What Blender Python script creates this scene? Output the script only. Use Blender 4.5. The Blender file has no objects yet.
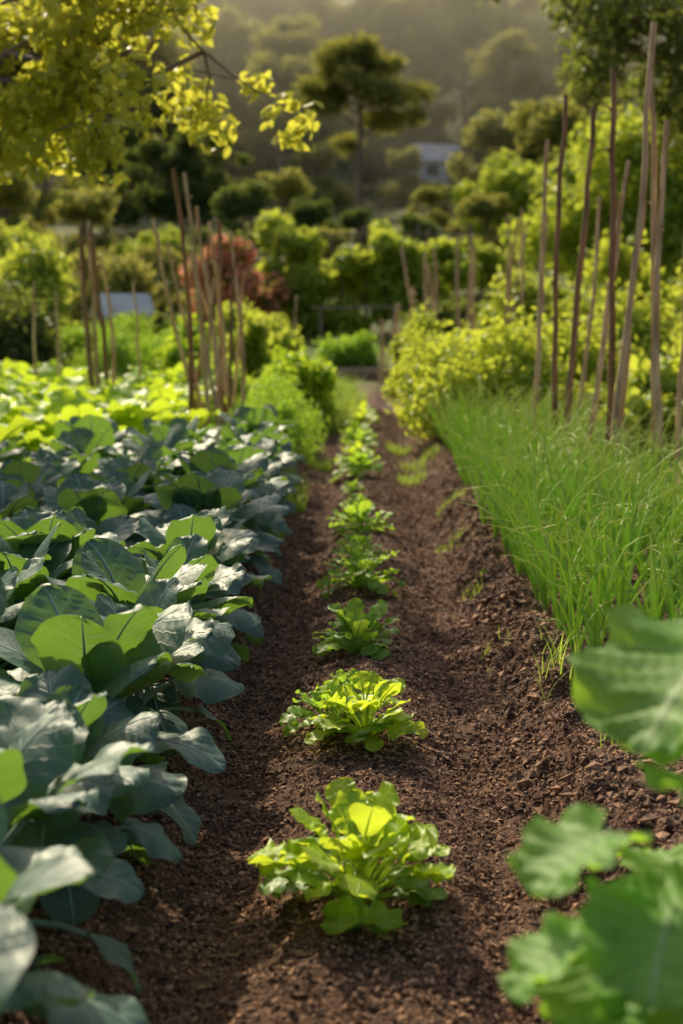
import bpy, math
import numpy as np
from mathutils import Vector
rng = np.random.default_rng(11)
U = rng.uniform
D = bpy.data
scene = bpy.context.scene

# ---------------------------------------------------------------- mesh builder
class MB:
    def __init__(s):
        s.V=[]; s.UV=[]; s.L=[]; s.S=[]; s.M=[]; s.n=0
    def add(s, v, f, uv=None, mat=0):
        v=np.asarray(v,float).reshape(-1,3); f=np.asarray(f,int)
        if uv is None: uv=np.zeros((len(v),2))
        s.V.append(v); s.UV.append(np.asarray(uv,float)); s.L.append((f+s.n).ravel())
        s.S.append(np.full(len(f),f.shape[1])); s.M.append(np.full(len(f),mat)); s.n+=len(v)
    def mesh(s, name, mats, smooth=True):
        me=D.meshes.new(name)
        V=np.concatenate(s.V); L=np.concatenate(s.L); S=np.concatenate(s.S); M=np.concatenate(s.M); UV=np.concatenate(s.UV)
        me.vertices.add(len(V)); me.vertices.foreach_set("co",V.astype(np.float32).ravel())
        me.loops.add(len(L)); me.loops.foreach_set("vertex_index",L.astype(np.int32))
        me.polygons.add(len(S))
        st=np.concatenate([[0],np.cumsum(S)[:-1]])
        me.polygons.foreach_set("loop_start",st.astype(np.int32))
        me.polygons.foreach_set("material_index",M.astype(np.int32))
        me.update(calc_edges=True)
        uvl=me.uv_layers.new(name="UVMap")
        uvl.data.foreach_set("uv",UV[L].astype(np.float32).ravel())
        me.polygons.foreach_set("use_smooth",np.full(len(S),smooth))
        for m in mats: me.materials.append(m)
        me.update()
        return me
def obj(name, me, loc=(0,0,0), rz=0, sc=1, parent=None, rot=None):
    o=D.objects.new(name,me); scene.collection.objects.link(o)
    o.location=loc; o.rotation_euler=rot if rot else (0,0,rz)
    o.scale=(sc,sc,sc) if np.isscalar(sc) else sc
    if parent: o.parent=parent
    return o
def empty(name, loc=(0,0,0)):
    o=D.objects.new(name,None); scene.collection.objects.link(o); o.location=loc; return o

def tube(mb, pts, rad, sides=6, mat=0, uv=(0,-1)):
    pts=np.asarray(pts,float); n=len(pts); rad=np.broadcast_to(rad,(n,))
    t=np.gradient(pts,axis=0); t/=np.linalg.norm(t,axis=1)[:,None]+1e-9
    ref=np.array([1,0,0.]) if abs(t[0,2])>.8 else np.array([0,0,1.])
    a=np.cross(t,ref); a/=np.linalg.norm(a,axis=1)[:,None]+1e-9
    b=np.cross(t,a)
    th=np.arange(sides)*2*np.pi/sides
    V=pts[:,None]+rad[:,None,None]*(np.cos(th)[None,:,None]*a[:,None]+np.sin(th)[None,:,None]*b[:,None])
    i=np.arange(n-1)[:,None]*sides; j=np.arange(sides)[None]; k=(j+1)%sides
    F=np.stack([i+j,i+k,i+sides+k,i+sides+j],-1).reshape(-1,4)
    mb.add(V.reshape(-1,3),F,np.tile(uv,(n*sides,1)),mat)
    mb.add(V[-1],np.arange(sides)[None],np.tile(uv,(sides,1)),mat)

def leaf(mb, base, az, el0, bend, Lp, Lb, W, shape='round', nu=7, nv=11, cup=.15, ruf=.05, rf=2.5, roll=0, lobe=0, nlobe=7, pr=.005, mat=0, bp=1.3, curl=0, puck=.16):
    npet=5
    T=Lp+Lb
    sp=np.linspace(0,Lp,npet); sb=(1-np.cos(np.linspace(0,np.pi,nv)))/2*.5+np.linspace(0,1,nv)*.5
    s=np.concatenate([sp,Lp+sb*Lb])
    ss=np.linspace(0,T,60)
    th=el0-bend*(ss/T)**bp
    az_s=az+curl*(ss/T)
    d=np.stack([np.cos(az_s)*np.cos(th),np.sin(az_s)*np.cos(th),np.sin(th)],1)
    pos=np.concatenate([[[0,0,0]],np.cumsum((d[1:]+d[:-1])/2*(T/59),axis=0)])+np.asarray(base)
    ip=lambda A:np.stack([np.interp(s,ss,A[:,k]) for k in range(3)],1)
    P=ip(pos); Dr=ip(d); Dr/=np.linalg.norm(Dr,axis=1)[:,None]
    azs=np.interp(s,ss,az_s)
    sd=np.stack([-np.sin(azs),np.cos(azs),0*azs],1); N=np.cross(Dr,sd)
    sd2=sd*np.cos(roll)+N*np.sin(roll); N2=N*np.cos(roll)-sd*np.sin(roll)
    rad=np.concatenate([np.linspace(pr*1.3,pr,npet),pr*(1-.85*sb)])
    tube(mb,P-N2*(rad*.6)[:,None],rad,5,mat)
    Pb=P[npet:]; S=sd2[npet:]; Nb=N2[npet:]
    v=sb
    if shape=='round': w=np.sin(np.pi*np.clip(v,0,1)**.8)**.55
    elif shape=='ell': w=np.sqrt(np.clip(1-(2*v-1)**2,0,1))*(.82+.3*v*(1.2-v)); 
    elif shape=='obov': w=np.sqrt(np.clip(1-(2*v-1)**2,0,1))*(.30+.85*v**.9)
    elif shape=='heart': w=np.sqrt(np.clip(1-(2*v-.86)**2/1.3,0,1)); w[0]*=.75; w[-1]=.08
    elif shape=='lance': w=np.sin(np.pi*v**.85)
    w=np.clip(w,.05,None)*W/2
    u=np.linspace(-1,1,nu)
    uu,vv=np.meshgrid(u,v)
    ph=U(0,6.28); ph2=U(0,6.28)
    side=np.where(uu<0,ph,ph2)
    x=uu*w[:,None]*(1+lobe*np.abs(uu)**2*np.sin(nlobe*2*np.pi*vv+side))
    rw=(w/(W/2))[:,None]
    z=cup*W*(np.abs(uu)*rw)**1.8*.5+ruf*W*np.abs(uu)**2*np.sin(2*np.pi*rf*vv+side)+ruf*.4*W*np.sin(2*np.pi*rf*1.7*vv+3*uu+ph)*np.abs(uu)
    z+=puck*.07*W*np.sin(2*np.pi*(vv*6-np.abs(uu)*1.7))*np.abs(uu)**.6*(1-np.abs(uu)**4)
    if shape=='heart': back=(np.abs(uu)**2)*(1-vv)**3*Lb*.3
    else: back=0*uu
    V=Pb[:,None]+S[:,None]*x[...,None]+Nb[:,None]*z[...,None]-Dr[npet:][:,None]*back[...,None]
    i=np.arange(nv-1)[:,None]*nu; j=np.arange(nu-1)[None]
    F=np.stack([i+j,i+j+1,i+nu+j+1,i+nu+j],-1).reshape(-1,4)
    mb.add(V.reshape(-1,3),F,np.stack([uu.ravel(),vv.ravel()],1),mat)

def cards(mb, P, L, asp=.5, out=None, outw=.6, up=.3, mat=0, droop=0.):
    n=len(P); L=np.broadcast_to(L,(n,))
    d=rng.normal(size=(n,3)); d[:,2]-=droop
    nr=rng.normal(size=(n,3)); nr/=np.linalg.norm(nr,axis=1)[:,None]
    nr[:,2]+=up
    if out is not None: nr+=out*outw
    nr/=np.linalg.norm(nr,axis=1)[:,None]
    d-=nr*(d*nr).sum(1)[:,None]; d/=np.linalg.norm(d,axis=1)[:,None]+1e-9
    s=np.cross(d,nr)
    l=L[:,None]; w=l*asp*.5
    V=np.stack([P, P+d*l*.3+s*w*.9+nr*w*.3, P+d*l*.7+s*w*.8+nr*w*.3-nr*l*.05, P+d*l-nr*l*.12, P+d*l*.7-s*w*.8+nr*w*.3-nr*l*.05, P+d*l*.3-s*w*.9+nr*w*.3],1)
    b=np.arange(n)[:,None]*6
    F=np.concatenate([b+np.array([[0,1,2,3]]),b+np.array([[0,3,4,5]])])
    uv=np.tile([[0,0],[1,.3],[1,.7],[0,1],[-1,.7],[-1,.3]],(n,1))
    mb.add(V.reshape(-1,3),F,uv,mat)

def cloud(mb, C, R, n, L, asp=.5, flat=1., mat=0, up=.3, droop=0., shell=.45):
    C=np.asarray(C,float); R=np.asarray(R,float)
    p=R**2/np.sum(R**2); k=rng.choice(len(C),n,p=p)
    d=rng.normal(size=(n,3)); d/=np.linalg.norm(d,axis=1)[:,None]
    r=U(0,1,n)**shell*R[k]*U(.8,1.15,n)
    P=C[k]+d*r[:,None]*np.array([1,1,flat])
    cards(mb,P,L*U(.6,1.3,n),asp,d,.6,up,mat,droop)

# ---------------------------------------------------------------- noise
_T=np.random.default_rng(3).random((256,256))
def vn(x,y):
    xi=np.floor(x).astype(int); yi=np.floor(y).astype(int); fx=x-xi; fy=y-yi
    fx=fx*fx*(3-2*fx); fy=fy*fy*(3-2*fy)
    g=lambda a,b:_T[a&255,b&255]
    return (g(xi,yi)*(1-fx)+g(xi+1,yi)*fx)*(1-fy)+(g(xi,yi+1)*(1-fx)+g(xi+1,yi+1)*fx)*fy
def fbm(x,y,o=4):
    r=0;a=.5
    for i in range(o): r=r+a*(vn(x*2**i+17*i,y*2**i+5*i)-.5); a*=.5
    return r
def hill(x,y):
    b=np.interp(y,[-50,20,28,40,55,70,82,100,140,220],[0,0,.5,2.2,4.4,7.2,13.5,24,44,52])
    return b+ (fbm(x/14,y/14)*3.2)*np.clip((y-40)/30,0,1)
def soilz(x,y):
    prof=np.interp(np.abs(x),[0,.12,.27,.38,.52,.7,1.5],[.035,.02,-.05,-.035,.07,.085,.065])
    k=np.clip((22-y)/3,0,1)
    lump=fbm(x*5,y*5)*.05+fbm(x*18+9,y*18)*.035
    ridge=np.exp(-((x-.5)/.16)**2)*(fbm(x*9+3,y*7)*.14+.035)
    return (prof+lump+ridge)*k
def gz(x,y):
    x=np.asarray(x,float); y=np.asarray(y,float)
    return soilz(x,y)+hill(x,y)
def gz1(x,y): return float(gz(np.array([x]),np.array([y]))[0])

# ---------------------------------------------------------------- materials
def mat_base(name):
    m=D.materials.new(name); m.use_nodes=True; nt=m.node_tree; nt.nodes.clear()
    return m,nt,nt.nodes,nt.links
def nd(nt,t,**k):
    n=nt.nodes.new(t)
    for a,b in k.items(): setattr(n,a,b)
    return n
def math_(nt,op,a,b=None,c=None,clamp=False):
    n=nd(nt,'ShaderNodeMath',operation=op); n.use_clamp=clamp
    for i,v in enumerate((a,b,c)):
        if v is None: continue
        if isinstance(v,(int,float)): n.inputs[i].default_value=v
        else: nt.links.new(v,n.inputs[i])
    return n.outputs[0]
def mixc(nt,f,a,b,bt='MIX'):
    n=nd(nt,'ShaderNodeMix',data_type='RGBA',blend_type=bt)
    for idx,v in ((0,f),(6,a),(7,b)):
        if isinstance(v,(int,float)): n.inputs[idx].default_value=v
        elif isinstance(v,tuple): n.inputs[idx].default_value=(*v,1) if len(v)==3 else v
        else: nt.links.new(v,n.inputs[idx])
    return n.outputs[2]
def ramp(nt,f,a,b):
    n=nd(nt,'ShaderNodeMapRange'); n.inputs[1].default_value=a; n.inputs[2].default_value=b
    nt.links.new(f,n.inputs[0]); return n.outputs[0]

def leaf_mat(name,c1,c2,tr,tf=.35,rough=.45,veins=0,vcol=(.25,.35,.12),nv=8,spec=.5,tip=None,bump=.3,noise_s=30):
    m,nt,N,Lk=mat_base(name)
    geo=nd(nt,'ShaderNodeNewGeometry'); tc=nd(nt,'ShaderNodeTexCoord')
    oi=nd(nt,'ShaderNodeObjectInfo')
    ns=nd(nt,'ShaderNodeTexNoise'); ns.inputs['Scale'].default_value=noise_s; ns.inputs['Detail'].default_value=3
    Lk.new(tc.outputs['Object'],ns.inputs['Vector'])
    f=math_(nt,'ADD',geo.outputs['Random Per Island'],math_(nt,'MULTIPLY',math_(nt,'SUBTRACT',ns.outputs[0],.5),1.0),clamp=True)
    f=math_(nt,'ADD',math_(nt,'MULTIPLY',f,.8),math_(nt,'MULTIPLY',oi.outputs['Random'],.2),clamp=True)
    col=mixc(nt,f,c1,c2)
    trc=mixc(nt,f,tuple(x*.8 for x in tr),tr)
    vm=None
    uv=nd(nt,'ShaderNodeUVMap'); sep=nd(nt,'ShaderNodeSeparateXYZ'); Lk.new(uv.outputs[0],sep.inputs[0])
    if veins:
        a=math_(nt,'ABSOLUTE',sep.outputs[0])
        mid=ramp(nt,a,.06,.02)
        t=math_(nt,'SUBTRACT',math_(nt,'MULTIPLY',sep.outputs[1],float(nv)),math_(nt,'MULTIPLY',math_(nt,'POWER',a,.8),nv*.28))
        fr=math_(nt,'ABSOLUTE',math_(nt,'SUBTRACT',math_(nt,'FRACT',t),.5))
        sv=ramp(nt,fr,.06,.015)
        sv=math_(nt,'MULTIPLY',sv,ramp(nt,a,1.0,.3))
        vm=math_(nt,'MAXIMUM',mid,math_(nt,'MULTIPLY',sv,.7))
        vm2=math_(nt,'MULTIPLY',vm,veins)
        col=mixc(nt,vm2,col,vcol); trc=mixc(nt,math_(nt,'MULTIPLY',vm2,.6),trc,vcol)
    if tip:
        tm=math_(nt,'MULTIPLY',ramp(nt,sep.outputs[1],.55,1.0),.8)
        col=mixc(nt,tm,col,tip); trc=mixc(nt,tm,trc,tip)
    b=nd(nt,'ShaderNodeBsdfPrincipled'); Lk.new(col,b.inputs['Base Color']); b.inputs['Roughness'].default_value=rough
    b.inputs['Specular IOR Level'].default_value=spec
    bp=nd(nt,'ShaderNodeBump'); bp.inputs['Strength'].default_value=bump; bp.inputs['Distance'].default_value=.01
    h=ns.outputs[0]
    if vm is not None: h=math_(nt,'SUBTRACT',math_(nt,'MULTIPLY',ns.outputs[0],.6),math_(nt,'MULTIPLY',vm,.5))
    Lk.new(h,bp.inputs['Height']); Lk.new(bp.outputs[0],b.inputs['Normal'])
    t=nd(nt,'ShaderNodeBsdfTranslucent'); Lk.new(trc,t.inputs[0])
    mx=nd(nt,'ShaderNodeMixShader'); mx.inputs[0].default_value=tf
    Lk.new(b.outputs[0],mx.inputs[1]); Lk.new(t.outputs[0],mx.inputs[2])
    o=nd(nt,'ShaderNodeOutputMaterial'); Lk.new(mx.outputs[0],o.inputs[0])
    return m
def solid(name,c1,c2,scale=20,rough=.8,bump=.4,stretch=(1,1,1),island=0.3,dist=.01):
    m,nt,N,Lk=mat_base(name)
    tc=nd(nt,'ShaderNodeTexCoord'); mp=nd(nt,'ShaderNodeMapping'); mp.inputs['Scale'].default_value=stretch
    Lk.new(tc.outputs['Object'],mp.inputs[0])
    ns=nd(nt,'ShaderNodeTexNoise'); ns.inputs['Scale'].default_value=scale; ns.inputs['Detail'].default_value=6
    Lk.new(mp.outputs[0],ns.inputs['Vector'])
    geo=nd(nt,'ShaderNodeNewGeometry')
    f=math_(nt,'ADD',ramp(nt,ns.outputs[0],.3,.7),math_(nt,'MULTIPLY',math_(nt,'SUBTRACT',geo.outputs['Random Per Island'],.5),island*2),clamp=True)
    b=nd(nt,'ShaderNodeBsdfPrincipled'); Lk.new(mixc(nt,f,c1,c2),b.inputs['Base Color']); b.inputs['Roughness'].default_value=rough
    bp=nd(nt,'ShaderNodeBump'); bp.inputs['Strength'].default_value=bump; bp.inputs['Distance'].default_value=dist
    Lk.new(ns.outputs[0],bp.inputs['Height']); Lk.new(bp.outputs[0],b.inputs['Normal'])
    o=nd(nt,'ShaderNodeOutputMaterial'); Lk.new(b.outputs[0],o.inputs[0])
    return m

M_coll=leaf_mat('collard_leaf',(.055,.125,.095),(.10,.19,.145),(.32,.58,.05),.28,.50,.8,(.38,.50,.40),7,.5,bump=.5,noise_s=14)
M_lett=leaf_mat('lettuce_leaf',(.22,.40,.02),(.40,.56,.035),(.85,1.0,.06),.50,.42,.5,(.5,.6,.16),7,.4,noise_s=30)
M_lettd=leaf_mat('lettuce_leaf_outer',(.12,.26,.025),(.22,.38,.035),(.45,.7,.05),.42,.42,.5,(.4,.5,.16),7,.4,noise_s=30)
M_green=leaf_mat('seedling_leaf',(.15,.30,.035),(.28,.46,.05),(.6,.88,.06),.45,.45,.4,(.4,.52,.16),7,.4)
M_squash=leaf_mat('squash_leaf',(.12,.28,.05),(.22,.42,.085),(.55,.9,.06),.42,.55,.7,(.50,.62,.32),6,.35,noise_s=20)
M_mid=leaf_mat('chard_leaf',(.20,.36,.02),(.36,.52,.03),(.75,.95,.05),.45,.45,.4,(.4,.52,.14),7,.4)
M_onion=leaf_mat('onion_blade',(.20,.38,.065),(.37,.57,.11),(.66,.93,.12),.42,.38,0,spec=.55,tip=(.68,.66,.2))
M_yel=leaf_mat('bush_leaf_yellow',(.22,.33,.03),(.38,.46,.05),(.78,.86,.08),.48,.5,0)
M_vine=leaf_mat('vine_leaf',(.19,.30,.03),(.34,.43,.045),(.78,.86,.09),.48,.5,0)
M_tree=leaf_mat('tree_leaf',(.20,.26,.025),(.33,.38,.04),(.88,.86,.09),.54,.5,0)
M_dark=leaf_mat('dark_foliage',(.06,.10,.025),(.12,.18,.04),(.35,.42,.06),.38,.6,0)
M_olive=leaf_mat('olive_foliage',(.17,.19,.045),(.29,.30,.07),(.68,.66,.12),.42,.6,0)
M_pine=leaf_mat('pine_needles',(.13,.15,.04),(.27,.28,.065),(.62,.6,.1),.42,.6,0)
M_pink=leaf_mat('rose_petals',(.75,.20,.10),(.9,.42,.25),(1,.48,.28),.4,.6,0)
M_grass=leaf_mat('grass_blade',(.16,.28,.04),(.32,.42,.07),(.55,.75,.08),.4,.5,0)
M_pole=solid('pole_bark',(.32,.19,.09),(.78,.57,.33),30,.65,.6,(1,1,.15),.3)
M_poled=solid('pole_bark_dark',(.10,.045,.024),(.36,.20,.10),30,.65,.6,(1,1,.15),.3)
M_trunk=solid('trunk_bark',(.13,.09,.065),(.32,.23,.16),10,.85,.8,(1,1,.2),.1)
M_clod=solid('soil_clods',(.045,.020,.011),(.40,.225,.125),60,.9,.3,island=.55)
M_wood=solid('old_wood',(.12,.09,.07),(.3,.23,.17),12,.8,.4,(1,6,6),.1)
M_white=solid('white_paint',(.6,.6,.58),(.78,.78,.75),6,.6,.1)
M_glass=solid('dark_glass',(.02,.03,.035),(.04,.05,.06),3,.15,.0)
M_roof=solid('roof_sheet',(.5,.49,.46),(.7,.69,.65),4,.7,.1)

# ---------------------------------------------------------------- ground
def ax(segs):
    out=[]
    for a,b,st in segs: out.append(np.arange(a,b,st))
    return np.concatenate(out)
xs=ax([(-160,-40,10),(-40,-12,2),(-12,-3,.5),(-3,-1,.1),(-1,1.5,.016),(1.5,3,.1),(3,12,.5),(12,40,2),(40,161,10)])
ys=ax([(-12,0,1),(0,1.4,.1),(1.4,6,.016),(6,9,.03),(9,14,.08),(14,24,.3),(24,60,1),(60,120,1.5),(120,300,10)])
X,Y=np.meshgrid(xs,ys); Z=gz(X,Y)
near=(Y<10)&(np.abs(X)<1.6)
Z=Z+np.where(near,fbm(X*55,Y*55,3)*.025,0)
mb=MB(); nx=len(xs)
i=np.arange(len(ys)-1)[:,None]*nx; j=np.arange(nx-1)[None]
mb.add(np.stack([X,Y,Z],-1).reshape(-1,3),np.stack([i+j,i+j+1,i+nx+j+1,i+nx+j],-1).reshape(-1,4),np.stack([X,Y],-1).reshape(-1,2))
gm,nt,N,Lk=mat_base('garden_soil')
at=nd(nt,'ShaderNodeAttribute',attribute_name='Col'); tc=nd(nt,'ShaderNodeTexCoord')
n1=nd(nt,'ShaderNodeTexNoise'); n1.inputs['Scale'].default_value=90; n1.inputs['Detail'].default_value=5; Lk.new(tc.outputs['Object'],n1.inputs['Vector'])
n2=nd(nt,'ShaderNodeTexNoise'); n2.inputs['Scale'].default_value=2.5; n2.inputs['Detail'].default_value=4; Lk.new(tc.outputs['Object'],n2.inputs['Vector'])
f=math_(nt,'MULTIPLY',ramp(nt,n1.outputs[0],.35,.7),ramp(nt,n2.outputs[0],.2,.75))
c=mixc(nt,1.0,at.outputs['Color'],mixc(nt,f,(.40,.40,.40),(1.8,1.7,1.6)),'MULTIPLY')
b=nd(nt,'ShaderNodeBsdfPrincipled'); Lk.new(c,b.inputs['Base Color']); b.inputs['Roughness'].default_value=.9; b.inputs['Specular IOR Level'].default_value=.25
bp=nd(nt,'ShaderNodeBump'); bp.inputs['Strength'].default_value=1.0; bp.inputs['Distance'].default_value=.015; Lk.new(n1.outputs[0],bp.inputs['Height']); Lk.new(bp.outputs[0],b.inputs['Normal'])
o=nd(nt,'ShaderNodeOutputMaterial'); Lk.new(b.outputs[0],o.inputs[0])
me=mb.mesh('ground',[gm])
soil=np.array([.155,.078,.042]); bed=np.array([.36,.24,.15]); grass=np.array([.16,.20,.05]); dry=np.array([.32,.31,.12])
c=np.ones(X.shape+(1,))*soil
k=np.clip((X-.50)/.15+fbm(X*4,Y*4)*2,0,1)[...,None]; c=c*(1-k)+bed*k
k=np.clip((Y-17)/3,0,1)[...,None]; c=c*(1-k)+grass*k
k=np.clip((Y-38)/20+fbm(X/6,Y/6)*2,0,1)[...,None]; c=c*(1-k)+dry*k
ca=me.color_attributes.new('Col','FLOAT_COLOR','POINT')
ca.data.foreach_set('color',np.concatenate([c,np.ones(X.shape+(1,))],-1).astype(np.float32).ravel())
obj('ground',me)

def clods(name,boxes):
    mb=MB()
    base=np.array([[1,0,0],[-1,0,0],[0,1,0],[0,-1,0],[0,0,1],[0,0,-1]],float)
    F=np.array([[0,2,4],[2,1,4],[1,3,4],[3,0,4],[2,0,5],[1,2,5],[3,1,5],[0,3,5]])
    for (x0,x1,y0,y1,n,s0,s1,pw) in boxes:
        x=U(x0,x1,n); y=U(y0,y1,n); s=s0+(s1-s0)*U(0,1,n)**pw
        z=gz(x,y)+s*.3
        V=base[None]*U(.45,1.2,(n,6,1))*s[:,None,None]*np.array([1,1,.8])
        a=U(0,6.28,n); ca_,sa=np.cos(a)[:,None],np.sin(a)[:,None]
        tl=U(-.8,.8,(n,1))
        vx=V[...,0]*U(.6,1.7,(n,1)); vy=V[...,1]; vz=V[...,2]
        vy,vz=vy*np.cos(tl)-vz*np.sin(tl),vy*np.sin(tl)+vz*np.cos(tl)
        vx,vy=vx*ca_-vy*sa,vx*sa+vy*ca_
        V=np.stack([vx+x[:,None],vy+y[:,None],vz+z[:,None]],-1)
        mb.add(V.reshape(-1,3),(np.arange(n)[:,None,None]*6+F[None]).reshape(-1,3))
    obj(name,mb.mesh(name,[M_clod],False))
clods('soil_clods',[(-.8,.7,1.6,3.5,52000,.0024,.008,2.2),(-.75,.7,3.5,5.5,40000,.003,.009,2.0),(-.7,.7,5.5,9,34000,.004,.011,2.2),(-.5,.6,9,15,14000,.006,.014,2),
   (.36,.80,1.8,8,4200,.008,.022,2.5),(.5,1.5,1.8,6,14000,.003,.010,2.5),(-.75,.6,1.6,6,4500,.006,.012,2)])

# ---------------------------------------------------------------- crops
GA=2.39996
def collard_mesh(seed,n=15,mat=M_coll):
    mb=MB()
    tube(mb,[(0,0,-.03),(0,0,.06),(.01,0,.16)],[.018,.016,.01],7)
    for i in range(n):
        t=i/(n-1)
        L=.14+.08*math.sin(math.pi*min(1,t+.25))+U(-.02,.03)
        leaf(mb,(0,0,.16-.11*t),i*GA+seed+U(-.25,.25),math.radians(80-62*t+U(-7,7)),math.radians(45+45*t+U(-12,15)),
             .06+.08*t+U(0,.03),L,L*U(.78,.98),'ell',13,21,
             U(-.5,.15),U(.02,.06),U(1.2,2.6),U(-.35,.35),.025,3,.0050,curl=U(-.3,.3),puck=.5)
    return mb.mesh('collard',[mat])
cm=[collard_mesh(s*1.3,20+s%3) for s in range(6)]
for ri,(x,y0,y1) in enumerate([(-.59,1.35,8.8),(-1.00,1.35,8.6),(-1.43,2.0,7.9),(-1.86,3.2,7.4),(-2.3,4.6,7.2)]):
    y=y0
    while y<y1:
        xx=x+U(-.05,.05)- (0.05 if y>6 else 0)- (0.04 if y>7.5 else 0)
        obj('collard_plant',cm[rng.integers(6)],(xx,y,gz1(xx,y)),U(0,6.28),U(.88,1.12))
        y+=.375+U(-.04,.05)

def salad_mesh(seed,n,Lb,W,H,mat,lobe=.12,shape='obov',ruf=.1,nl=4,e0=84,e1=54,outer=0):
    mb=MB()
    for i in range(n):
        t=i/(n-1)
        leaf(mb,(U(-.012,.012),U(-.012,.012),.0),i*GA+seed+U(-.3,.3),math.radians(e0-e1*t+U(-8,8)),math.radians(40+35*t+U(-15,20)),
             H*(.52+U(-.14,.13)),Lb*U(.7,1.2),W*U(.75,1.2),shape,11,21,U(-.25,.3),ruf*U(.5,1.4),U(1.5,3.5),U(-.5,.5),lobe*U(.5,1.5),nl+U(-.5,.5),.0026,curl=U(-.4,.4),puck=.5)
    for i in range(outer):
        leaf(mb,(0,0,.0),i*GA*1.01+seed+U(-.3,.3),math.radians(U(28,62)),math.radians(U(55,80)),H*U(.25,.45),Lb*U(.9,1.15),W*U(.85,1.1),'obov',11,21,U(-.3,.1),ruf*.6,2,U(-.3,.3),lobe*.7,3,.003,1,curl=U(-.4,.4),puck=.5)
    return mb.mesh('salad',[mat,M_lettd])
s1=salad_mesh(0.7,42,.085,.092,.27,M_lett,.07,'obov',.07,2.5,90,42,18)
s2=salad_mesh(2,34,.078,.078,.20,M_lett,.08,'obov',.08,2.5,86,46,12)
s3=[salad_mesh(k,34,.085,.062,.14,M_green,.12,'obov',.10,4,86,54+6*k) for k in range(3)]
s4=salad_mesh(5,28,.11,.07,.17,M_lett,.10,'obov',.10,4)
obj('lettuce_plant',s1,(-.012,2.53,gz1(0,2.53)-.01),0.4,1.0)
obj('lettuce_plant',s2,(-.0,3.52,gz1(0,3.52)),1.4,1.0)
obj('mustard_seedling',s3[1],(-.10,3.66,gz1(-.1,3.66)),1,.8)
obj('mustard_seedling',s3[0],(-.06,3.95,gz1(-.06,3.95)),2,.5)
for y,x,m,sc in [(4.45,-.03,s3[0],1.1),(5.42,-.03,s3[1],1.15),(6.1,-.03,s3[0],.8),(6.85,-.02,s3[2],1.15),(7.5,-.05,s3[0],.6),(8.3,-.07,s3[1],.5),(9.0,-.05,s3[2],1.1),(9.8,-.08,s4,.9),
                 (10.6,-.05,s3[0],1.1),(11.4,-.08,s3[1],1.1),(12.4,-.05,s4,1.0),(13.4,-.06,s4,1.0)]:
    obj('mustard_seedling',m,(x,y,gz1(x,y)),U(0,6),sc)

# onions
mb=MB()
for x in np.arange(.60,1.45,.12):
    y=4.0+U(0,.1)+ (max(0,(x-.9))*.2)
    while y<10.2:
        px=x+U(-.05,.05); py=y; z=gz1(px,py)
        H=(.54+U(-.17,.13))*(1 if y>4.6 else .85)
        for k in range(rng.integers(4,8)):
            az=U(0,6.28); ln=U(.03,.42)**1.0; L=H*U(.5,1.12)
            q=np.linspace(0,1,8); dr=U(0,.45)
            kink=np.clip(q-U(.6,.95),0,1)*U(0,1.8)
            P=np.stack([px+np.cos(az)*L*(ln*q+dr*q**3),py+np.sin(az)*L*(ln*q+dr*q**3),z+L*(q-.45*dr*q**3-kink*.5)],1)
            r=np.array([.0038,.0047,.0048,.0044,.0037,.0028,.0018,.0006])*U(.75,1.4)
            n0=len(mb.V); tube(mb,P,r,5)
            mb.UV[n0]=np.stack([np.zeros(40),np.repeat(q,5)],1)
        y+=.115+U(-.04,.06)
obj('onion_row',mb.mesh('onion_row',[M_onion]))

def tufts(name,spots,mat=M_grass):
    mb=MB()
    for (cx,cy,r,n,h) in spots:
        for k in range(n):
            a=U(0,6.28); rr=r*math.sqrt(U(0,1)); x=cx+rr*math.cos(a); y=cy+rr*1.5*math.sin(a); z=gz1(x,y)
            az=U(0,6.28); L=h*U(.5,1.2); ln=U(.1,.8); q=np.linspace(0,1,5)
            P=np.stack([x+math.cos(az)*L*ln*q**1.5,y+math.sin(az)*L*ln*q**1.5,z+L*(q-.35*ln*q**3)],1)
            sd=np.array([-math.sin(az),math.cos(az),0])*.0022*(h/.1)**.5
            w=(1-q**2)[:,None]
            V=np.concatenate([P+sd*w,P-sd*w]); F=[[i,i+1,i+6,i+5] for i in range(4)]
            mb.add(V,F)
    obj(name,mb.mesh(name,[mat]))
tufts('weed_grass',[(-.42,7.9,.08,150,.12),(-.48,8.5,.12,250,.16),(.3,9.2,.1,200,.07),(.40,6.6,.07,90,.05),(.42,5.4,.05,50,.05),(.46,7.6,.08,100,.06),
  (.38,9.9,.15,200,.08),(-.35,10,.12,200,.1),(.25,11,.1,150,.09),(.62,3.3,.06,26,.10),(.72,3.5,.08,30,.14),(.80,3.2,.08,30,.12),(.55,3.85,.08,30,.15),(.42,4.5,.05,20,.05),(-.3,13,.25,500,.2),(-.3,15,.3,600,.25),(-.5,17.5,.4,700,.3),(.8,4.3,.3,60,.1),(1.0,3.6,.3,120,.16)])

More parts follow.
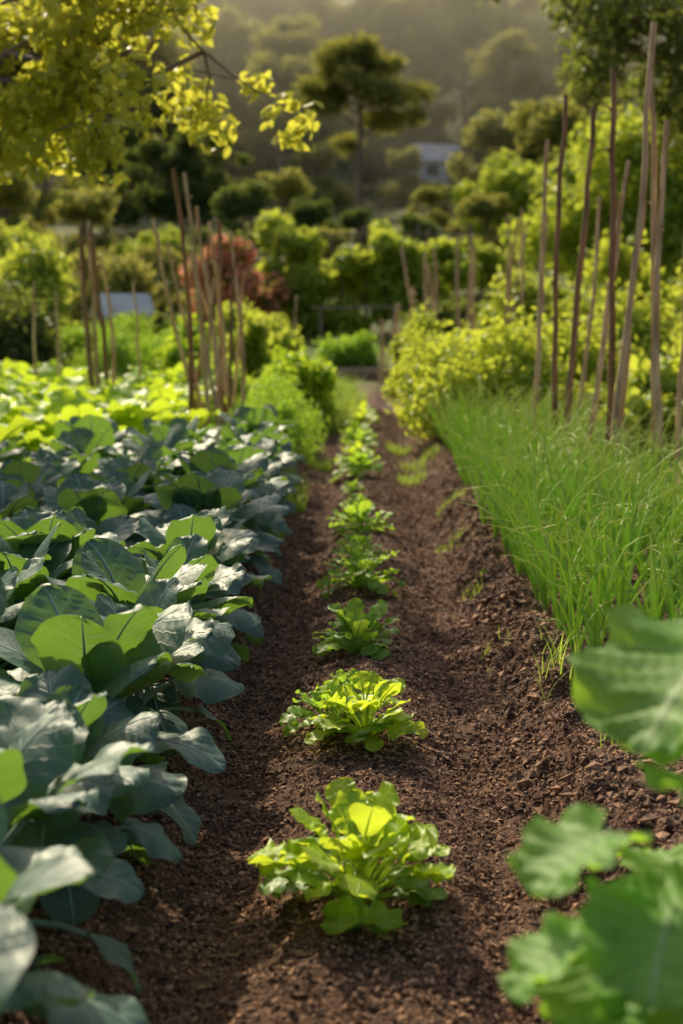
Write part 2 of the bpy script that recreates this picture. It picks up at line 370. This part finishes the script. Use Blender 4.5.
def squash(name,x,y,leaves,mat=M_squash):
    mb=MB(); z=gz1(x,y)
    for (cx,cy,cz,L,W,az,el,roll) in leaves:
        az=math.radians(az); el=math.radians(el)
        dv=np.array([math.cos(az)*math.cos(el),math.sin(az)*math.cos(el),math.sin(el)])
        c=np.array([cx,cy,cz])-dv*L*.45
        t=np.linspace(0,1,8)[:,None]; a=np.array([x,y,z-.02]); m_=a*.5+c*.5+np.array([0,0,.10])
        P=(1-t)**2*a+2*t*(1-t)*m_+t**2*c
        tube(mb,P,np.linspace(.009,.005,8),7)
        leaf(mb,c,az,el+.25,.6,.004,L,W,'heart',17,37,.22,.06,2.6,roll,.06,6,.004,puck=.6)
    return obj(name,mb.mesh(name,[mat]))
squash('squash_plant',.60,1.62,[(.375,1.60,.705,.22,.27,-130,-24,.1),(.225,1.46,.555,.11,.14,-150,-25,.1),(.30,1.36,.50,.14,.17,-110,-18,-.1),(.195,1.38,.475,.10,.12,-160,-30,.2),
   (.40,1.50,.60,.14,.16,-60,-16,0),(.25,1.42,.43,.12,.14,-100,-30,.2),(.33,1.36,.41,.14,.16,-60,-20,.2),(.36,1.45,.50,.12,.14,20,-10,0),(.50,1.7,.66,.2,.22,10,-10,0),(.6,1.5,.55,.2,.24,-60,-10,0),(.40,1.75,.42,.13,.15,100,0,0),
   (.72,1.75,.6,.2,.24,30,-10,0),(.28,1.25,.36,.13,.15,-100,-20,0),(.22,1.33,.36,.12,.13,-170,-30,0),(.30,1.5,.36,.14,.15,-140,-10,0),(.4,1.3,.42,.13,.15,-40,-30,0)])
def bigleaf_mesh(seed):
    mb=MB()
    for i in range(17):
        t=i/16
        leaf(mb,(0,0,0),i*GA+seed,math.radians(82-45*t+U(-8,8)),math.radians(55+45*t),.27*U(.8,1.2),.22*U(.8,1.2),.21*U(.8,1.2),'heart',9,13,.2,.08,2.5,U(-.3,.3),.05,4,.006)
    return mb.mesh('bigleaf',[M_mid])
bm=[bigleaf_mesh(k) for k in range(3)]
for x,ya in ((-1.45,9.4),(-1.75,8.3),(-2.2,7.9),(-2.7,7.8),(-3.2,8.2),(-3.7,9)):
    for y in np.arange(ya,13,.6):
        obj('chard_plant',bm[rng.integers(3)],(x+U(-.1,.1),y+U(-.1,.1),0.03),U(0,6),U(.9,1.35))

# ---------------------------------------------------------------- shrubs
def bush(name,x,y,rx,ry,h,n,L,mat,K=16,asp=.55,base=0.,z0=None,stems=True,extra=None,rr=.34):
    mb=MB(); zz=gz1(x,y) if z0 is None else z0
    a=U(0,6.28,K); rad=np.sqrt(U(0,1,K))
    cz=h*(base+(1-base)*U(.15,.85,K))*(1-.35*rad**2)
    C=np.stack([rad*np.cos(a)*rx*.75,rad*np.sin(a)*ry*.75,cz],1)
    R=min(rx,ry,h)*rr*U(.7,1.35,K)
    cloud(mb,C,R,n,L,asp,1,0)
    ns=int(n*.06); k=rng.choice(K,ns); d=rng.normal(size=(ns,3)); d/=np.linalg.norm(d,axis=1)[:,None]; d[:,2]=np.abs(d[:,2])
    cards(mb,C[k]+d*(R[k]*U(1,1.45,ns))[:,None],L*.9,asp,d,.5,.3,0)
    if stems:
        for c_ in C:
            t=np.linspace(0,1,5)[:,None]; P=np.array([c_[0]*.15,c_[1]*.15,-.05])*(1-t)+c_*t
            tube(mb,P,np.linspace(.012,.005,5)*max(1,h),5,1,)
    if extra:
        n2,L2,_=extra; k=rng.choice(K,n2); d=rng.normal(size=(n2,3)); d/=np.linalg.norm(d,axis=1)[:,None]
        cards(mb,C[k]+d*(R[k]*U(.9,1.2,n2))[:,None],L2,.9,d,1.2,.3,2)
    return obj(name,mb.mesh(name,[mat,M_trunk]+([extra[2]] if extra else [])),(x,y,zz))
bush('currant_bush',.95,10.9,.75,.9,.88,9000,.065,M_yel,24)
bush('currant_bush',.72,12.6,.55,.8,.98,6000,.065,M_yel,18)
bush('currant_bush',1.5,12.2,.7,.8,1.05,6500,.07,M_yel,18)
bush('currant_bush',.60,14.5,.4,.8,.95,4000,.07,M_vine,14)
bush('currant_bush',2.35,12.5,.7,.8,1.2,6000,.075,M_vine,18)
bush('currant_bush',2.9,10.5,.7,.9,1.15,6500,.075,M_yel,18)
bush('squash_bush',1.95,10.2,.5,.8,.6,2600,.10,M_vine,14,.8)
bush('carrot_tops',-.62,9.9,.38,.6,.42,8000,.035,M_green,18,.3)
bush('carrot_tops',-.72,11.0,.45,.6,.45,8000,.04,M_green,18,.3)
bush('parsley_bush',-.75,13.0,.5,.9,.62,5000,.07,M_mid,16,.6)
bush('parsley_bush',-1.35,12.0,.4,.8,.6,4000,.07,M_mid,16,.6)
bush('bean_bush',-1.15,16,.45,.7,1.15,4000,.09,M_vine,16,.7)
bush('bean_bush',-1.75,15,.45,.7,.9,4000,.09,M_mid,16,.7)
bush('fennel_bush',-2.7,16,.6,.6,.8,7000,.08,M_green,16,.15)
bush('fennel_bush',-2.2,17.5,.7,.6,.8,7000,.08,M_green,16,.15)
bush('fennel_bush',-3.6,19,.9,.6,1.0,7000,.09,M_green,16,.2)
bush('laurel_shrub',-3.9,15.5,.7,.8,1.15,5000,.09,M_dark,16)
bush('laurel_shrub',-4.8,17,1.0,.9,1.5,6000,.09,M_dark,16)
bush('herb_mound',-.45,22.5,.75,.7,.55,5000,.1,M_green,14,.3)
bush('hazel_hedge',-5.4,22,1.0,1,2.1,7000,.13,M_vine,22)
bush('hazel_hedge',-4.7,26,1.0,1,1.9,5000,.12,M_olive,18)
bush('rose_bush',-2.5,26,.75,.7,2.25,5000,.11,M_olive,18,.55,extra=(2200,.13,M_pink))
bush('rose_bush',-1.9,27,.5,.5,1.7,2500,.11,M_olive,10,.55,extra=(600,.12,M_pink))
bush('laurel_shrub',-1.7,21,.6,.6,1.2,4000,.11,M_vine,14)
bush('laurel_shrub',-3.2,21,.6,.6,1.0,4000,.11,M_dark,14)
bush('laurel_shrub',1.3,22,.8,.7,1.2,4000,.11,M_dark,14)
bush('bramble_shrub',2.3,20,.8,.8,2.0,6000,.12,M_vine,18)
bush('bramble_shrub',3.4,18.5,.9,.8,2.0,6500,.12,M_yel,20)
bush('bramble_shrub',4.3,15.5,.9,.9,2.0,6000,.11,M_olive,20)
bush('bramble_shrub',3.6,14,.7,.8,1.6,5000,.10,M_vine,20)
V_=MB()
K=60; C=np.stack([U(-2.1,1.9,K),U(27.4,28.8,K),U(.7,2.35,K)],1); C[:,2]+=.3*np.sin(C[:,0]*2.3)
cloud(V_,C,U(.2,.42,K),17000,.14,.85,1,0)
for x in np.linspace(-1.8,1.8,7):
    q=np.linspace(0,1,8); tube(V_,np.stack([x+.12*np.sin(q*5+x),28+.1*np.cos(q*4),.4+q*2.0],1),.025,5,1)
obj('grape_vine',V_.mesh('grape_vine',[M_vine,M_trunk]))
T=MB()
for x in np.linspace(-2,2,5): tube(T,[(x,28.1,.3),(x,28.1,2.6)],[.045,.04],6)
for z in (1.2,1.8,2.4): tube(T,[(-2.1,28.05,z),(2.1,28.05,z)],[.025,.025],6)
for x in (-.75,.45): tube(T,[(x,23.5,.0),(x,23.5,1.05)],[.035,.035],6)
tube(T,[(-.9,23.46,1.0),(.6,23.46,1.03)],[.022,.022],6)
obj('wooden_trellis',T.mesh('wooden_trellis',[M_wood]))
def boxm(mb,x0,x1,y0,y1,z0,z1,mat=0):
    V=[(x,y,z) for x in (x0,x1) for y in (y0,y1) for z in (z0,z1)]
    mb.add(V,[[0,1,3,2],[4,6,7,5],[0,4,5,1],[2,3,7,6],[0,2,6,4],[1,5,7,3]],None,mat)
B=MB(); boxm(B,-.55,.35,20.0,20.05,.0,.16); boxm(B,-.55,.35,20.9,20.95,.0,.16); boxm(B,-.6,-.55,19.98,20.97,0,.19); boxm(B,.35,.40,19.98,20.97,0,.19)
obj('raised_bed_frame',B.mesh('raised_bed_frame',[M_wood],False))

# ---------------------------------------------------------------- bean poles
def pole(x0,y0,x1,y1,top,r=.014,dark=0):
    mb=MB(); n=12; q=np.linspace(0,1,n); z0=gz1(x0,y0)-.08
    w=np.cumsum(rng.normal(0,.007,(n,2)),axis=0); w-=w[0]; w-=w[-1]*q[:,None]
    a1,a2=U(-.04,.04,2)
    P=np.stack([x0+(x1-x0)*q+w[:,0]+a1*np.sin(q*np.pi),y0+(y1-y0)*q+w[:,1]+a2*np.sin(q*np.pi),z0+(top-z0)*q],1)
    rad=np.linspace(r*1.15,r*.7,n)*U(.88,1.15,n)
    tube(mb,P,rad,8)
    for k in range(4):
        i=rng.integers(1,n-1); a=U(0,6.28)
        tube(mb,[P[i],P[i]+np.array([math.cos(a)*r*1.9,math.sin(a)*r*1.9,r*1.4])],[r*.5,r*.3],5)
    obj('bean_pole',mb.mesh('bean_pole',[M_poled if dark else M_pole]))
for a in [(1.07,8,1.08,8,2.25,.016,1),(1.08,7.9,1.23,8,2.19,.019,1),(1.03,9,1.11,9,2.12,.017),(1.27,7.5,1.25,7.5,2.31,.019,1),(1.2,7.2,1.41,7.3,2.5,.018),
          (1.49,7.3,1.40,7.3,2.22,.017),(1.52,7.2,1.49,7.3,2.03,.018),(1.29,9.2,1.47,9.2,1.80,.015),(1.33,7.5,1.43,7.5,1.66,.015),(1.3,8.5,1.52,8.5,1.95,.015),
          (1.6,7.4,1.63,7.4,1.75,.014),(1.15,7.6,1.36,7.8,1.7,.015)]: pole(*a)
for a in [(-1.28,10.2,-1.36,10.2,2.06,.019,1),(-1.10,10.0,-1.27,10.1,2.02,.017),(-1.02,10.1,-1.20,10.2,1.8,.016),(-1.05,10.4,-1.06,10.4,1.72,.020,1),(-.96,10.3,-1.12,10.3,1.7,.018),(-1.2,10.8,-1.6,10.8,1.75,.018),
          (-.9,10.2,-1.25,10.2,1.5,.015),(-1.0,10.6,-.9,10.6,1.35,.014),(-.95,10.0,-1.2,10.1,1.1,.015),(-.92,10.5,-1.0,10.6,1.65,.015),(-1.12,10.3,-1.42,10.3,1.55,.015),(-1.0,9.9,-1.05,9.9,1.3,.014),
          (-2.05,11,-2.18,11,1.68,.022,1),(-2.0,11.1,-2.12,11.1,1.7,.020,1),(-2.15,11.2,-2.22,11.2,1.6,.018),(-1.98,11.2,-2.08,11.2,1.5,.016),(-2.08,11,-2.14,11.1,1.75,.018),
          (-2.7,12,-2.78,12,1.3,.014),(-2.6,12,-2.6,12.,1.2,.014),(-1.9,12,-1.95,12,1.3,.014),(-.98,10.2,-.93,10.2,1.45,.014,1),(-1.35,10.5,-1.15,10.5,1.6,.015,1)]: pole(*a)
for a in [(.75,19,.45,19,1.85,.024),(.72,18.6,.75,18.6,1.75,.024),(.85,18.5,.86,18.5,1.8,.024),(.62,18.8,.6,18.8,1.3,.03),(.4,19,.42,19,1.1,.03),(1.2,18,1.12,18,1.95,.022),(1.25,18,1.3,18,1.95,.022),(1.3,18.2,1.35,18.2,1.8,.02),
          (1.6,16,1.55,16,2.1,.018),(1.62,16,1.66,16,2.05,.018),(1.7,16,1.72,16.1,2.15,.02),(1.5,15.5,1.75,15.7,2.0,.014),(1.9,15,1.85,15,2.0,.014),(.2,19.5,.2,19.5,.9,.03),(-.95,19.5,-.95,19.5,1.2,.02),(.98,18.8,.8,18.8,1.6,.02)]: pole(*a)

# ---------------------------------------------------------------- trees
def limb(mb,a,b,r0,r1,wob=.1,n=7,mat=1):
    a=np.array(a,float); b=np.array(b,float); q=np.linspace(0,1,n)[:,None]; L=np.linalg.norm(b-a)
    w=rng.normal(0,wob*L*.25,(n,3)); w[0]=0; w[-1]=0
    P=a*(1-q)+b*q+w; tube(mb,P,np.linspace(r0,r1,n),7,mat); return P
def near_tree(name,x,y,trunk_h,boughs,n,L,mat,asp=.6,cr=.3):
    mb=MB(); z=gz1(x,y); tp=np.array([0,0,trunk_h])
    limb(mb,(0,0,-.1),tp,.16,.1,.05,8)
    C=[];R=[]
    for b_ in boughs:
        b_=np.array(b_)-np.array([x,y,z]); P=limb(mb,tp-np.array([0,0,U(0,.5)]),b_,.05,.014,.14,9)
        for i in range(3,9):
            for k in range(3):
                e=P[i]+rng.normal(0,.28,3)*np.array([1,1,.8]); limb(mb,P[i],e,.009,.003,.15,4); C.append(e); R.append(cr*U(.5,1.1)*.6)
    cloud(mb,C,R,n,L,asp,1,0,droop=.6)
    return obj(name,mb.mesh(name,[mat,M_trunk]),(x,y,z))
near_tree('hazel_tree',-4.0,8.6,1.9,[(-.95,8.0,2.75),(-1.25,7.8,2.45),(-1.0,8.4,2.95),(-1.85,8.2,2.15),(-1.6,8.0,2.6),(-1.9,8.4,2.9),(-2.4,8.6,2.45),(-1.5,8.2,2.8),(-.9,8.1,2.5),(-4.5,10,3.3),(-5,8,3.1)],10500,.08,M_tree)
near_tree('oak_tree',5.6,15.5,2.4,[(1.9,14.5,4.05),(2.6,14.5,3.9),(3.4,14,3.9),(2.2,15.0,4.4),(3.6,15,4.4),(4.2,14.5,3.6),(4.6,15,4.3),(6.5,15,4.5),(5,16,4.6),(3.2,15,4.6)],16000,.11,M_dark,cr=.6)
near_tree('elder_tree',5.4,26,1.6,[(3.6,26,3.0),(4.4,25.6,3.7),(5.2,26,4.3),(6,26,4.2),(4.2,26.4,2.6),(5.2,25.4,3.1),(3.2,26,2.3),(6.3,25.5,3.2),(4.8,25.3,2.2)],15000,.16,M_yel,cr=.8)

def pine_mesh(seed,H=7.,W=2.4,t0=.42,mat=M_pine,n=9000):
    mb=MB()
    P=limb(mb,(0,0,-.3),(U(-.3,.3),0,H*.9),.17,.05,.03,10)
    C=[];R=[]
    for i in range(26):
        t=U(t0,1); z=H*t; a=i*GA; rr=W*math.sqrt(max(0.02,1-((t-(t0+.2))/(1-t0-.16))**2))*U(.3,.95)
        tr=P[min(9,int(t*9))]
        e=np.array([math.cos(a)*rr,math.sin(a)*rr,z+.2]); limb(mb,(tr[0],tr[1],z-.4),e,.04,.015,.1,5)
        C.append(e); R.append(U(.45,.85))
        C.append(e*np.array([.55,.55,1])); R.append(U(.3,.6))
    cloud(mb,C,R,n,.3,.22,.6,0)
    return mb.mesh('pine',[mat,M_trunk])
def round_mesh(seed,mat,H=4.,W=1.9,n=6000):
    mb=MB(); limb(mb,(0,0,-.3),(0,0,H*.6),.12,.06,.05,6)
    C=[];R=[]
    for i in range(24):
        a=i*GA; t=U(.2,1); rr=W*math.sqrt(max(.05,1-((t-.5)/.6)**2))*U(.3,1)
        e=np.array([math.cos(a)*rr,math.sin(a)*rr,H*t*.9]); limb(mb,(0,0,H*min(t,.6)*.8),e,.03,.01,.1,4); C.append(e); R.append(U(.3,.8))
    cloud(mb,C,R,n,.22,.6,.8,0)
    return mb.mesh('round',[mat,M_trunk])
pm=[pine_mesh(k,7,2.2+.2*k) for k in range(3)]
hero=pine_mesh(9,6.6,2.4,.48,M_pine,13000)
rm=[round_mesh(0,M_dark),round_mesh(1,M_olive),round_mesh(2,M_olive,3.4,2.2),round_mesh(3,M_vine,3,2.1),round_mesh(4,M_dark,5,2)]
def T_(name,me,x,y,sc,dz=0,parent=None):
    return obj(name,me,(x,y,gz1(x,y)-.1+dz),U(0,6.28),sc,parent)
T_('pine_tree',hero,-.25,49,.92,.0)
for x,y,s in [(1.6,72,1.05),(4.8,72,1.15),(6.2,66,.9),(.6,74,1.0),(-3.8,62,.85),(3.4,75,1.2)]: T_('pine_tree',pm[rng.integers(3)],x,y,s)
for x,y,s,k in [(-8.6,48,.8,4),(-6.8,50,.85,0),(-5.4,49,.75,4),(-3.2,40,.6,0),(-1.6,41,.45,0),(-2.4,43,.6,1),(-.2,42,.35,0),(1.2,38,.4,0),(3.3,40,.5,1),(4.6,42,.9,3),(6.2,40,1.0,3),
                (5,50,.7,0),(6.3,50,1.1,1),(8.5,48,1.2,3),(-11,46,.9,1),(-9.5,38,.7,1),(-7,36,.6,1),(-5,34,.5,3),(8,34,1.1,3),(9,40,1.1,1),(7,30,.8,3),(-7.8,30,.7,3),(0.8,33,.35,3),(-.9,34,.4,1),(2.6,33,.45,3),
                (1.6,60,.6,1),(4.9,62,.7,0),(-2,58,.7,1),(.4,64,.8,0),(2.9,56,.36,0),(4.0,58,.45,1),(2.2,50,.42,1),(-4.3,30,.4,1),(-3.3,32,.45,0),(-6,28,.4,3),(3.9,45,.5,0)]:
    T_('garden_tree',rm[k],x,y,s)
forest=empty('distant_forest')
cnt=0
while cnt<190:
    y=U(56,125); x=U(-.36,.36)*y+U(-3,3)
    if -2<x/y*66<5.4 and y<70: continue
    if x<-1 and y>78 and x>-16 and U(0,1)<.35: cnt+=1; continue
    if U(0,1)<.45: T_('forest_pine',pm[rng.integers(3)],x,y,U(.7,1.25),0,forest)
    else: T_('forest_tree',rm[rng.choice([0,1,1,2,3])],x,y,U(.6,1.2),0,forest)
    cnt+=1

def hut(name,sx,sy,W,Dp,H,R,roofm,wallm,sc=1,rz=0):
    sz=gz1(sx,sy); s0=empty(name,(sx,sy,sz)); s0.rotation_euler=(0,0,rz)
    a=W/2; d=Dp/2
    W_=MB(); boxm(W_,-a,a,-d,d,-.6,H)
    W_.add([(-a,-d,H),(-a,d,H),(-a,0,R)],[[0,1,2]]); W_.add([(a,-d,H),(a,d,H),(a,0,R)],[[0,2,1]])
    obj('walls',W_.mesh('walls',[wallm],False),parent=s0)
    R_=MB(); o_=.12*W/2
    for s in (-1,1):
        e=d*1.18; ze=H-.09*W/2; zt=R+.03
        V=[(-a-o_,s*e,ze),(a+o_,s*e,ze),(a+o_,0,zt),(-a-o_,0,zt),(-a-o_,s*e,ze+.06),(a+o_,s*e,ze+.06),(a+o_,0,zt+.06),(-a-o_,0,zt+.06)]
        R_.add(V,[[0,1,2,3],[4,5,6,7],[0,1,5,4],[0,3,7,4],[1,2,6,5]])
    obj('roof',R_.mesh('roof',[roofm],False),parent=s0)
    G_=MB(); boxm(G_,-a*.7,-a*.2,-d-.03,-d+.01,H*.4,H*.8); obj('window',G_.mesh('window',[M_glass],False),parent=s0)
    G_=MB(); boxm(G_,a*.25,a*.75,-d-.03,-d+.01,0,H*.83); obj('door',G_.mesh('door',[M_wood],False),parent=s0)
hut('white_shed',3.1,66,2.0,1.8,1.1,1.8,M_roof,M_white,rz=.3)
hut('chicken_coop',-4.0,23.5,.8,.7,.66,.94,M_roof,M_wood,rz=.45)

# ---------------------------------------------------------------- valley mist (real volume on the far hillside)
mb=MB(); boxm(mb,-60,60,53,135,-3,33)
m,nt,N,Lk=mat_base('mist'); vs=nd(nt,'ShaderNodeVolumeScatter'); vs.inputs['Color'].default_value=(1,.94,.70,1); vs.inputs['Density'].default_value=.010; vs.inputs['Anisotropy'].default_value=.70
o=nd(nt,'ShaderNodeOutputMaterial'); Lk.new(vs.outputs[0],o.inputs['Volume'])
obj('mist',mb.mesh('mist',[m],False))

# ---------------------------------------------------------------- light
az,el=math.radians(20),math.radians(37)
ts=Vector((-math.sin(az)*math.cos(el),math.cos(az)*math.cos(el),math.sin(el)))
sl=D.lights.new('sun','SUN'); sl.energy=5; sl.angle=math.radians(.6); sl.color=(1,.87,.61)
so=D.objects.new('sun',sl); scene.collection.objects.link(so); so.rotation_euler=ts.to_track_quat('Z','Y').to_euler()
w=D.worlds.new('World'); scene.world=w; w.use_nodes=True; nt=w.node_tree
sky=nt.nodes.new('ShaderNodeTexSky'); sky.sky_type='NISHITA'; sky.sun_disc=False; sky.sun_elevation=el; sky.sun_rotation=-az
sky.dust_density=5
bg=nt.nodes['Background']; nt.links.new(sky.outputs[0],bg.inputs[0]); bg.inputs[1].default_value=.14
scene.view_settings.view_transform='Standard'; scene.view_settings.look='None'; scene.view_settings.exposure=0

cam=D.cameras.new('camera'); co=D.objects.new('camera',cam); scene.collection.objects.link(co); scene.camera=co
co.location=(0,0,1.15); co.rotation_euler=(math.radians(81.5),0,math.radians(1.0))
cam.sensor_fit='VERTICAL'; cam.sensor_height=36; cam.lens=50; cam.clip_end=1000; cam.clip_start=.05
cam.dof.use_dof=True; cam.dof.focus_distance=3.6; cam.dof.aperture_fstop=2.8
